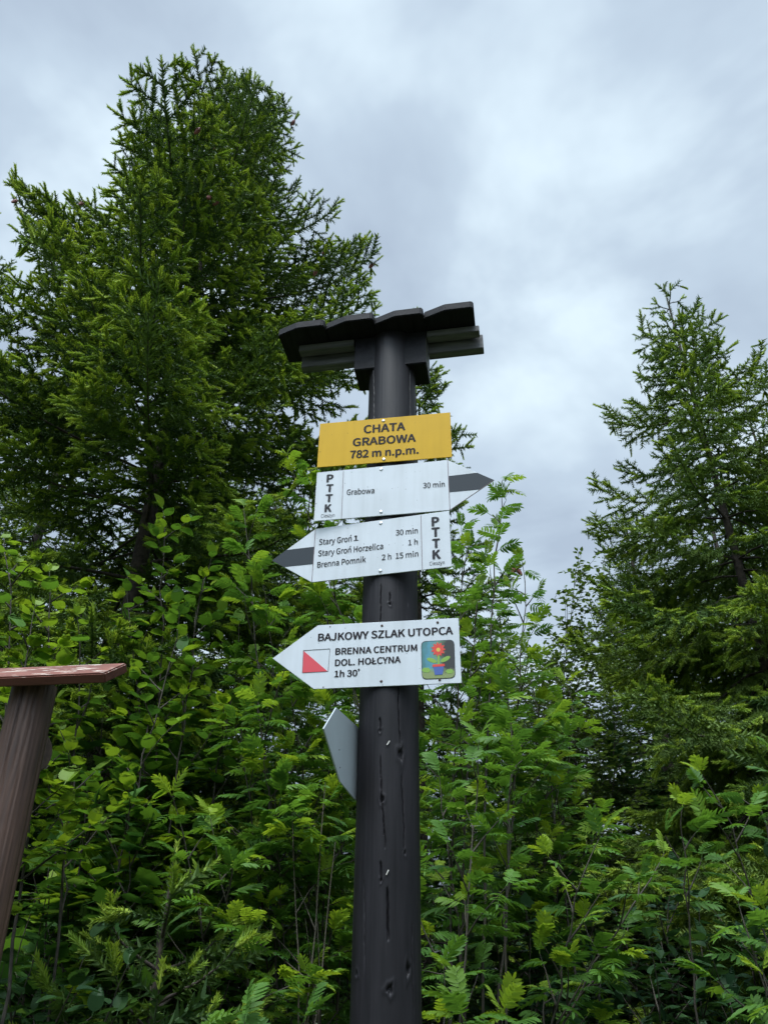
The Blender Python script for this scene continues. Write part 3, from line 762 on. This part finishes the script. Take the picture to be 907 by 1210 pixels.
# ------------------------------------------------------------------ spruces
def spruce_mesh(seed, H, Rmax, kR, z_lo, dens=1.0, lod=False, droop=0.25, young=0.35, asc0=58, asc1=9, young_z=(0, 99), whorl=0.36, extra=(), trunk_r=0.14, skirt=0.0):
    rng = random.Random(seed)
    tw = Acc()                                     # branch wood
    P, D, U, Ls, K, T = [], [], [], [], [], []
    SL = 0.088
    def shoots(p0, d, length, kind_end, up, spacing, tone):
        n = max(1, int(length / spacing))
        for i in range(n):
            P.append(p0 + d * (i * length / n)); D.append(d); U.append(up); Ls.append(length / n * 1.25); K.append(0); T.append(tone)
        if kind_end:
            for j in range(3 if rng.random() < .6 else 1):
                dd = d + np.array([rng.gauss(0, .45), rng.gauss(0, .45), rng.gauss(0, .25)]) * (0 if j == 0 else 1)
                P.append(p0 + d * (length if j == 0 else length * rng.uniform(.7, .97))); D.append(dd); U.append(up); Ls.append(rng.uniform(.062, .098)); K.append(1); T.append(rng.random())
    def branch(h, az, L, pit, curl):
        n = max(4, int(L / .16)); p = np.array([0, 0, h]); pts = [p.copy()]; dirs = []
        a = az
        for i in range(n):
            t = (i + .5) / n
            pt = pit + (-droop * 60 * math.sin(math.pi * min(1, t * 1.25)) + curl * t * t) * 1.0
            a += rng.gauss(0, .05)
            d = np.array([math.cos(a) * math.cos(rad(pt)), math.sin(a) * math.cos(rad(pt)), math.sin(rad(pt))])
            p = p + d * (L / n); pts.append(p.copy()); dirs.append(d)
        tw.tube(pts, np.linspace(.006 + .005 * L, .003, n + 1), 4, 0)
        pts = np.array(pts)
        s = max(.10, .16 * L) ; sp = 0.088 / dens; side = 1 if rng.random() < .5 else -1
        tone0 = rng.uniform(.2, .8)
        yprob = young * (1.0 if young_z[0] < h < young_z[1] else .3) * rng.uniform(.4, 1.6)
        while s < L:
            t = s / L; i = min(n - 1, int(t * n)); f = t * n - i
            q = pts[i] * (1 - f) + pts[i + 1] * f; d = dirs[i]
            hz = nrmz(np.cross(d, [0, 0, 1.0]))
            up = np.cross(hz, d)
            ang = rad(rng.uniform(42, 62)); side = -side
            l2 = min(.85, .42 * L * (1 - t) ** .75 + .10) * rng.uniform(.7, 1.15)
            if t < .35: l2 *= .65 + t
            d2 = nrmz(d * math.cos(ang) + hz * side * math.sin(ang) + np.array([0, 0, rng.gauss(.02, .16) - droop * .5 * (1 - t)]))
            m = max(1, int(l2 / .22)); qq = q.copy()
            for j in range(m):
                seg = l2 / m; last = j == m - 1
                shoots(qq, d2, seg, last and rng.random() < yprob * 1.3, up, SL, np.clip(tone0 + rng.gauss(0, .18), 0, 1))
                # tertiary shoots
                k = 0; st = .05 if j else .09
                while st < seg:
                    tt = (j * seg + st) / l2
                    l3 = (.25 * l2 * (1 - tt) + .055) * rng.uniform(.7, 1.2)
                    h2 = nrmz(np.cross(d2, up)); a3 = rad(rng.uniform(40, 60)) * (1 if k % 2 else -1)
                    d3 = nrmz(d2 * math.cos(a3) + h2 * math.sin(a3) + np.array([0, 0, rng.gauss(.02, .2) - droop * .6]))
                    shoots(qq + d2 * st, d3, l3, rng.random() < yprob, up, SL, np.clip(tone0 + rng.gauss(0, .2), 0, 1))
                    st += .058 / dens; k += 1
                qq = qq + d2 * seg
                d2 = nrmz(d2 + np.array([0, 0, -.18 * droop * 2 + .06]) + d * .15)
            s += sp * rng.uniform(.7, 1.3) * (1.35 if t < .4 else 1) * (1.6 if h < 2.2 else 1)
        i0 = int(n * .45)
        for i in range(i0, n): shoots(pts[i], nrmz(pts[i + 1] - pts[i]), np.linalg.norm(pts[i + 1] - pts[i]), i == n - 1, np.array([0, 0, 1.0]), SL, tone0)
    h = z_lo; az = rng.uniform(0, 6)
    tw.tube(np.array([[0, 0, z] for z in np.linspace(z_lo * .5, H - .1, 8)]), .004, 4, 0)
    while h < H - .22:
        dtop = H - h
        R = Rmax * math.tanh(dtop * kR / Rmax) * (1 - skirt * max(0, 1 - h / 5.0))
        pit = max(-8, asc0 - asc1 * dtop)
        nb = rng.choice((4, 5, 5, 6)) if dtop > 1 else 4
        for b in range(nb):
            az += 2 * math.pi / nb + rng.gauss(0, .18)
            L = R / max(.55, math.cos(rad(pit * .8))) * rng.uniform(.72, 1.12)
            L = min(L, max(.16, .80 * (H - .12 - h) / max(.12, math.sin(rad(pit + 14)))))
            branch(h + rng.uniform(-.08, .08), az, max(L, .16), pit + rng.gauss(0, 6), 28)
        if dtop > 1.2:
            for b in range(2):
                branch(h + whorl * .5 + rng.uniform(-.1, .1), rng.uniform(0, 6.28), R * rng.uniform(.4, .75), pit + rng.gauss(5, 8), 25)
        az += .7; h += whorl * rng.uniform(.85, 1.15) * (1.0 if dtop > 2 else .8)
    for e in extra: branch(*e)
    # leader
    for k in range(int(.5 / SL)): shoots(np.array([0, 0, H - .5 + k * SL]), np.array([0.03, 0, 1.0]), SL, k == 4, np.array([1.0, 0, 0]), SL, .5)
    P, D, U, Ls, K, T = (np.array(x) for x in (P, D, U, Ls, K, T))
    g = np.random.default_rng(seed); var = g.integers(0, 3, len(P)); cr = Acc()
    for v in range(3):
        for kd, tm in ((0, (SH_LOD if lod else SH_OLD)[v]), (1, SH_NEW[v])):
            s = (var == v) & (K == kd)
            cr.inst(tm, frames(D[s], U[s] + 1e-3, Ls[s], g.uniform(0, 6.28, s.sum())), P[s], kd, np.clip(T[s] + g.normal(0, .08, s.sum()), 0, 1))
    tr = Acc(); zz = np.linspace(-.1, H, 24); 
    tr.tube(np.stack([trunk_r * .25 * np.sin(zz * .7 + seed) * (1 - zz / H), trunk_r * .25 * np.cos(zz * .6 + seed) * (1 - zz / H), zz], -1), trunk_r * np.clip(1.0 - zz / H, 0, 1) ** .85 + .0035, 10, 0)
    print('spruce', seed, len(P), 'shoots', sum(len(f) for f in cr.F), 'tris')
    return tr, tw, cr, P, K

def spruce(label, px, py, Y, seed, Rmax, kR, z_lo, mats=None, group=None, **kw):
    top = at(px, py, Y); H = top.z
    tr, tw, cr, P, K = spruce_mesh(seed, H, Rmax, kR, z_lo, **kw)
    root = empty('spruce_tree', (top.x, Y, 0), label=label, cat='tree', group=group)
    tr.build('trunk', [M_bark], root, smooth=True)
    tw.build('branches', [M_bark], root)
    cr.build('crown', mats or [L_old, L_new], root)
    return root, P, H

def cone_mesh():
    bm = bmesh.new(); bmesh.ops.create_uvsphere(bm, u_segments=18, v_segments=22, radius=1)
    for v in bm.verts:
        z = v.co.z; a = math.atan2(v.co.y, v.co.x)
        k = 1 + .16 * math.sin(a * 6 + math.floor((z + 1) * 7) * math.pi) * (1 - abs(z)) + .10 * ((z + 1) * 7 % 1)
        v.co.x *= .017 * k * (1 - .25 * z * -1 if z < 0 else 1); v.co.y *= .017 * k; v.co.z = (z - 1) * .045
    me = bpy.data.meshes.new('cone'); bm.to_mesh(me); bm.free(); me.materials.append(M_cone); return me
CONE = cone_mesh()
def cones_on(root, pts, rng, s=1.0):
    for p in pts:
        o = link_mesh('cone', CONE, root); o.location = p; o.rotation_euler = (rng.uniform(-.5, .5), rng.uniform(-.5, .5), rng.uniform(0, 6)); o.scale = (s,) * 3
def copy_tree(root, loc, rotz, scale, label, group=None):
    c = root.copy(); COL.objects.link(c); c.location = loc; c.rotation_euler = (0, 0, rotz); c.scale = scale; c['label'] = label
    if group: c['group'] = group
    elif 'group' in c.keys(): del c['group']
    for ch in root.children:
        d = ch.copy(); COL.objects.link(d); d.parent = c
    return c

prng = random.Random(77)
big, BP, BH = spruce('tallest broad spruce on the left with reddish cones near its tip', 282, 100, 5.0, 11, 2.75, .53, 2.0,
    dens=1.12, droop=.25, asc0=56, asc1=8.5, young=1.0, young_z=(2.0, 7.6), trunk_r=.085, skirt=.95)
# cones hang from outer shoots of the upper crown, on the side that is seen
cam_l = CAM - big.location
cand = [p for p in BP if p[2] > BH - 4.0 and np.hypot(p[0], p[1]) > .72 * 2.75 * math.tanh((BH - p[2]) * .53 / 2.75) and p[1] < .2]
cones_on(big, [tuple(prng.choice(cand)) for _ in range(24)], prng, 1.0)

s2, P2, H2 = spruce('slender pointed spruce on the right with a bare-looking tip against the cloud', 783, 336, 5.6, 23, 2.2, .41, 1.2, mats=[L_old2, L_new],
    dens=1.5, droop=.55, asc0=42, asc1=11, young=.6, young_z=(0, 4.6), trunk_r=.065)
s4, P4, H4 = spruce('narrow spruce directly behind the signpost with its tip over the board roof', 489, 366, 6.6, 31, 1.7, .27, 1.2,
    dens=1.0, droop=.35, asc0=46, asc1=11, young=.4, trunk_r=.07)
def nearest(P, q): return tuple(P[np.argmin(((P - np.array(q)) ** 2).sum(1))])
cones_on(s4, [nearest(P4, at(x, y, 6.1) - s4.location) for x, y in ((628, 648), (640, 655), (600, 560))], prng, 1.1)
s3, P3, H3 = spruce('spruce at the right edge with drooping fresh green side shoots', 968, 300, 5.0, 47, 2.0, .44, 1.2, mats=[L_old2, L_new],
    dens=1.2, droop=.6, asc0=45, asc1=12, young=.8, trunk_r=.065)
s7, P7, H7 = spruce('dark spruce at the left edge, partly behind the tallest spruce', -45, 225, 6.2, 53, 2.4, .55, 1.2,
    dens=1.1, droop=.35, asc0=50, asc1=9, young=.15, trunk_r=.09)
s5, P5, H5 = spruce('young low spruce with pale shoot tips, in the bushes left of the post', 208, 1000, 3.1, 61, .8, .75, .25,
    dens=1.2, droop=.1, asc0=40, asc1=18, young=.5, whorl=.2, trunk_r=.025)
far_spots = [(150, 640, 12.5, 'far dark spruce showing between the two left spruces'), (20, 560, 11.0, 'far dark spruce behind the broad-leaved bush on the left'),
             (330, 560, 13.0, 'far dark spruce left of the white arrow signs'), (590, 725, 13.5, 'small far spruce in the gap right of the lowest sign'),
             (655, 770, 15.0, 'smallest far spruce, low in the sky gap'), (735, 640, 12.0, 'far spruce behind the pale birch'), (880, 480, 11.0, 'far spruce between the two right spruces'),
             (440, 690, 15.0, 'far spruce hidden mostly behind the lowest arrow sign'),
             (105, 430, 9.0, 'dark spruce filling the gap under the left shoulder of the tallest spruce'), (265, 500, 10.0, 'dark spruce behind the lower trunk of the tallest spruce'),
             (735, 600, 8.6, 'mid distance spruce low at the left foot of the slender right spruce'), (825, 560, 9.4, 'dark spruce straight behind the slender right spruce')]
far0 = None
for i, (px, py, Y, lab) in enumerate(far_spots):
    p = at(px, py, Y)
    if far0 is None:
        far0, _, FH = spruce(lab, px, py, Y, 71, 2.6, .5, .8, dens=1.0, lod=True, droop=.4, asc0=45, asc1=10, young=.1, group='far spruces behind the thicket')
    else:
        k = p.z / FH; copy_tree(far0, (p.x, Y, 0), i * 1.3, (max(k, .75), max(k, .75), k), lab, 'far spruces behind the thicket')

# ------------------------------------------------------------------ broad-leaved saplings and shrubs
def sapling(name, label, cat, base, tips, tmpl, mat, seed, leaf=(.15, .2), gap=.07, side=.5, side_n=9, lo=.35, young=.2, stem_r=.009, stem_mat=None,
            sub=2, spray=.25, group=None, tone=.45, crown='crown', droop=0.0, dens=1.0, flat=.18):
    """base=(px,Y); tips=[(px,py,Y)] the stems' ends"""
    rng = random.Random(seed); g = np.random.default_rng(seed)
    bx, bY = ground_x(base[0], base[1]), base[1]
    root = empty(name, (bx, bY, 0), label=label, cat=cat, group=group)
    st = Acc(); P, D, U, S, T = [], [], [], [], []
    def put(p, d, s, t, up=None):
        P.append(p); D.append(d); S.append(s); T.append(t); U.append(up if up is not None else np.array([rng.gauss(0, flat), rng.gauss(0, flat), 1.0]))
    def twig(p, d, L, r, lvl):
        n = max(3, int(L / .07)); pts = [p.copy()]; dd = d.copy()
        for i in range(n):
            dd = nrmz(dd + np.array([rng.gauss(0, .10), rng.gauss(0, .10), rng.gauss(.02 - droop, .08)])); p = p + dd * (L / n); pts.append(p.copy())
        st.tube(pts, np.linspace(r, max(.0012, r * .35), n + 1), 4, 0)
        pts = np.array(pts); sgn = 1; s = L * .18
        while s < L:
            t = s / L; i = min(n - 1, int(t * n)); q = pts[i] + (pts[i + 1] - pts[i]) * (t * n - i); d_ = nrmz(pts[i + 1] - pts[i])
            hz = nrmz(np.cross(d_, [0, 0, 1.0]) + np.array([rng.gauss(0, .2), rng.gauss(0, .2), 0])); a = rad(rng.uniform(40, 75))
            sgn = -sgn
            ld = nrmz((d_ * math.cos(a) + hz * sgn * math.sin(a)) * np.array([1, 1, .45]) + np.array([0, 0, rng.gauss(.04, .14)]))
            if lvl < sub and rng.random() < .38 * dens and t < .8 and L > .25:
                twig(q, ld, L * rng.uniform(.35, .6) * (1.1 - t * .5), r * .6, lvl + 1)
            put(q, ld, rng.uniform(*leaf) * (1 - .15 * t), np.clip(tone + rng.gauss(0, .2) - .1 + (.25 if t > .75 else 0), 0, .85))
            s += gap * rng.uniform(.7, 1.3) / dens
        fresh = rng.random() < young
        for k in range(3 if fresh else 2):
            put(pts[-1], nrmz(dd + np.array([rng.gauss(0, .5), rng.gauss(0, .5), rng.gauss(.1, .2)])), rng.uniform(*leaf) * (.72 if fresh else .9), rng.uniform(.85, 1.0) if fresh else np.clip(tone + .15 + rng.gauss(0, .15), 0, .85))
    for (px, py, Y) in tips:
        e = np.array(at(px, py, Y) - Vector((bx, bY, 0))) - np.array([0, 0, leaf[1] * .8 + .08]); b = np.array([rng.uniform(-.1, .1), rng.uniform(-.1, .1), -.03])
        n = 22; tt = np.linspace(0, 1, n + 1)[:, None]
        bow = np.array([rng.gauss(0, .10), rng.gauss(0, .10), 0]) * np.linalg.norm(e) * .35
        ez = e.copy(); hor = np.array([e[0], e[1], 0]) - np.array([b[0], b[1], 0])
        pts = b + np.array([0, 0, 1.0]) * (e[2] - b[2]) * tt + hor * tt ** 1.6 + bow * np.sin(np.pi * tt) 
        pts += g.normal(0, .006, pts.shape)
        r = np.linspace(stem_r, .0025, n + 1); st.tube(pts, r, 6, 0)
        Ltot = np.linalg.norm(e - b)
        az = rng.uniform(0, 6)
        ns = int(side_n * Ltot * (1 - lo)) + 1
        for k in range(ns):
            t = lo + (1 - lo) * (k + rng.random() * .8) / ns; i = min(n - 1, int(t * n)); q = pts[i] + (pts[i + 1] - pts[i]) * (t * n - i)
            d_ = nrmz(pts[i + 1] - pts[i]); az += 2.4 + rng.gauss(0, .4)
            d = nrmz(np.array([math.cos(az), math.sin(az), .35 + .5 * t]) + d_ * .35)
            twig(q, d, side * (1.15 - .75 * (t - lo) / (1 - lo)) * rng.uniform(.6, 1.2), .0045, 1)
        twig(pts[-1], nrmz(pts[-1] - pts[-2]), min(.25, side * .5), .003, 2)
    P, D, U, S, T = (np.array(x) for x in (P, D, U, S, T))
    D[:, 2] -= .03
    var = g.integers(0, len(tmpl), len(P)); cr = Acc()
    for v, tm in enumerate(tmpl):
        s = var == v
        cr.inst(tm, frames(D[s], U[s], S[s], g.normal(0, spray, s.sum())), P[s], 0, T[s])
    st.build('stems', [stem_mat or M_stem], root, smooth=True)
    cr.build(crown, [mat], root)
    print(name, len(P), 'leaves', sum(len(f) for f in cr.F))
    return root
ROW = dict(tmpl=T_ROWAN, mat=L_row)
MAP = dict(tmpl=T_MAPLE, mat=L_map)
def rowan(label, base, tips, seed, **kw): return sapling('rowan_sapling', label, 'sapling', base, tips, T_ROWAN, L_row, seed, **{**dict(leaf=(.10, .145), gap=.052, stem_mat=M_stem), **kw})  # lower rowans get a low tone: shade put into the leaf colour
rowan('rowan sapling with pale new leaf tufts close left of the white arrow signs', (372, 3.7), [(352, 535, 3.8), (296, 590, 3.6), (385, 640, 4.0), (320, 690, 3.5), (350, 780, 3.5)], 101, lo=.5, side=.36, young=.6, tone=.5)
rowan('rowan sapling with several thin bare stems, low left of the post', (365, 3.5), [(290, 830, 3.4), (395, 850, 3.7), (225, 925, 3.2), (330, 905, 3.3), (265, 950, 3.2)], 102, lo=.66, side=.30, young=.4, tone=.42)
rowan('tall rowan sapling whose twig tip shows behind the black arrow point', (530, 3.9), [(590, 542, 3.9)], 103, lo=.72, side=.16, young=.2, dens=.8)
rowan('rowan sapling with two leafy stems right of the lowest white sign', (545, 3.9), [(545, 625, 3.9), (618, 655, 4.1), (560, 690, 3.7)], 113, lo=.62, side=.34, young=.3, tone=.5)
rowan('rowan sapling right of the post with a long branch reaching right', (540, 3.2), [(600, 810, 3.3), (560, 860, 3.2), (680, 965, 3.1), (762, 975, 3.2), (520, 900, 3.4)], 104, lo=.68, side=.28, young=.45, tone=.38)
rowan('rowan sapling of loose bright leaves in the gap between post and right spruce', (620, 4.4), [(625, 770, 4.4), (672, 800, 4.5), (590, 850, 4.2), (640, 890, 4.0)], 105, lo=.62, side=.34, young=.4, tone=.5, leaf=(.11, .16))
rowan('rowan sapling with long fronds in front of the right spruce', (850, 3.6), [(840, 895, 3.6), (795, 930, 3.5), (900, 870, 3.6)], 106, lo=.84, side=.25, young=.2, tone=.36, leaf=(.10, .14), dens=.75)
rowan('thin rowan sapling at the right edge with one bare arching stem', (905, 3.0), [(865, 1030, 3.0), (903, 1040, 3.0), (895, 1110, 2.9)], 107, lo=.76, side=.20, young=.25, tone=.38, leaf=(.10, .14))
rowan('lowest rowan leaves right of the foot of the post', (548, 2.6), [(545, 1140, 2.55), (590, 1160, 2.6), (520, 1110, 2.9)], 108, lo=.75, side=.22, young=.4)
rowan('lowest rowan leaves at the bottom left of the post', (250, 2.7), [(222, 1165, 2.7), (290, 1160, 2.6), (345, 1160, 2.8)], 109, lo=.8, side=.20, young=.1, tone=.25)
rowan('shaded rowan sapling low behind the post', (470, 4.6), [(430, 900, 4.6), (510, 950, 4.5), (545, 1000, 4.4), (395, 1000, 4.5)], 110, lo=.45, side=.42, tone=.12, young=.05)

def shrub(label, base, tips, seed, tmpl=T_MAPLE, mat=None, **kw): return sapling('shrub', label, 'shrub', base, tips, tmpl, mat or L_map, seed, **{**dict(leaf=(.062, .098), gap=.036, side=.42, side_n=10, flat=.12, spray=.15), **kw})  # low tone on the lower bushes darkens the leaf colour to imitate shade
shrub('bright round-leaved bush above the red-brown board', (20, 2.8), [(22, 625, 2.8), (72, 668, 2.85), (-15, 690, 2.75), (104, 725, 2.85), (48, 710, 2.7)], 201, T_ROUND, lo=.64, young=.7, tone=.85, side=.26, leaf=(.05, .085))
shrub('tall leafy bush in front of the trunk of the tallest spruce', (210, 3.6), [(200, 600, 3.6), (245, 655, 3.6), (155, 675, 3.7), (215, 720, 3.5), (285, 735, 3.6)], 202, T_OVATE, lo=.5, young=.4, tone=.6, side=.32, leaf=(.07, .10))
shrub('lobed-leaf maple bush right of the red-brown board', (150, 3.9), [(130, 830, 3.9), (190, 830, 4.0), (110, 880, 3.7), (235, 860, 3.8), (160, 940, 3.6)], 203, T_MAPLE, lo=.5, young=.25, tone=.32, leaf=(.085, .125))
shrub('maple branches with broad horizontal leaves at mid height left', (120, 3.4), [(110, 945, 3.4), (165, 960, 3.3), (70, 1010, 3.3)], 204, T_MAPLE, lo=.6, side=.4, young=.15, tone=.25)
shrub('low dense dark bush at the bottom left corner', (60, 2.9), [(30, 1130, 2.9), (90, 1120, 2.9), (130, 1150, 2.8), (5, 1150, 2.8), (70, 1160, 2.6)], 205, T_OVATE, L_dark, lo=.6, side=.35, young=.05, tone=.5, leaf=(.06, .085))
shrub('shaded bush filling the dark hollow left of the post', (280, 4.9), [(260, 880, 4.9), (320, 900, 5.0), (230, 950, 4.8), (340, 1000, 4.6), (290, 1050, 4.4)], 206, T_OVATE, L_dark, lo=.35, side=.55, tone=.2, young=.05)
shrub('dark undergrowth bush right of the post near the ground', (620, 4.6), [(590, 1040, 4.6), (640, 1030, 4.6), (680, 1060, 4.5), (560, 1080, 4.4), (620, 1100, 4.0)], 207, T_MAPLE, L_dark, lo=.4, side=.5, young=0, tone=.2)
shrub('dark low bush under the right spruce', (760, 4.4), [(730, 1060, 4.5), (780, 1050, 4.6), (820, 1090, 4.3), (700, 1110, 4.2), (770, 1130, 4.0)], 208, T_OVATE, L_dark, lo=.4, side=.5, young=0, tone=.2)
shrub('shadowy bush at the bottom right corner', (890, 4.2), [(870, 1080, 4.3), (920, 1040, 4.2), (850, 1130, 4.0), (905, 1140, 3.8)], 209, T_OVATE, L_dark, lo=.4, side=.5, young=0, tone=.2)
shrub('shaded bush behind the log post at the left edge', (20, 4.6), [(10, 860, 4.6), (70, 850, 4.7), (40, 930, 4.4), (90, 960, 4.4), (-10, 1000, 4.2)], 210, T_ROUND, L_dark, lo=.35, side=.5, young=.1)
sapling('birch_tree', 'pale small-leaved birch in front of the far spruces at the right gap', 'tree', (690, 7.6), [(680, 660, 7.6), (712, 700, 7.5), (668, 730, 7.7), (735, 720, 7.7), (690, 780, 7.3), (640, 770, 7.4), (655, 820, 7.2)], T_SMALL, L_bir, 301,
        leaf=(.05, .075), gap=.036, side=.8, side_n=11, lo=.3, young=.2, droop=.04)
# far thicket: bushes beyond the saplings
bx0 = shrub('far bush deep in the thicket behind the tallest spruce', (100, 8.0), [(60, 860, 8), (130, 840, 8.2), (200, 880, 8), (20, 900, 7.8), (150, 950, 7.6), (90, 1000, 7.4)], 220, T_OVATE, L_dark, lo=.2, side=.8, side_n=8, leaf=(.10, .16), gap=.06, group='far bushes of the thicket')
for i, (px, Y, sc, lab) in enumerate([(290, 8.4, 1.0, 'far bush in the shade left of the blank plate'), (430, 8.8, 1.05, 'far bush straight behind the foot of the post'), (580, 8.6, .95, 'far bush seen right of the post below the lowest sign'),
                                 (700, 8.8, .95, 'far bush under the pale birch'), (860, 8.4, 1.0, 'far bush behind the right edge spruce')]):
    copy_tree(bx0, (ground_x(px, Y), Y, 0), 1.7 * i, (sc,) * 3, lab, 'far bushes of the thicket')
# dry dead twigs in the hollow
def dead(label, base, tips, seed):
    rng = random.Random(seed); bx, bY = ground_x(*base), base[1]
    root_acc = Acc()
    for px, py, Y in tips:
        e = np.array(at(px, py, Y) - Vector((bx, bY, 0))); t = np.linspace(0, 1, 14)[:, None]
        pts = np.array([rng.uniform(-.15, .15), 0, -.02]) * (1 - t) + e * np.concatenate([t ** 1.4, t ** 1.4, t], 1) + np.random.default_rng(seed).normal(0, .008, (14, 3))
        root_acc.tube(pts, np.linspace(.007, .0018, 14), 5)
        for k in range(4):
            i = rng.randrange(5, 12); d = nrmz(pts[i + 1] - pts[i] + np.array([rng.gauss(0, .6), rng.gauss(0, .6), rng.gauss(0, .3)]) * .12) * rng.uniform(.15, .4)
            d = nrmz(d + np.array([rng.gauss(0, .15), rng.gauss(0, .15), 0])) * rng.uniform(.15, .4); root_acc.tube([pts[i], pts[i] + d * .5 + [0, 0, .01], pts[i] + d], [.003, .002, .001], 4)
    o = root_acc.build('dead_branch', [M_dead], smooth=True); o.location = (bx, bY, 0); tag(o, label, 'branch')
dead('dry bare stem rising between the left log post and the bushes', (20, 3.3), [(70, 1010, 3.3), (100, 985, 3.4), (45, 1060, 3.2)], 5)
dead('cluster of dry bare stems in the shade close left of the post', (375, 3.15), [(345, 965, 3.3), (384, 930, 3.4), (396, 1000, 3.3), (372, 985, 3.5)], 6)
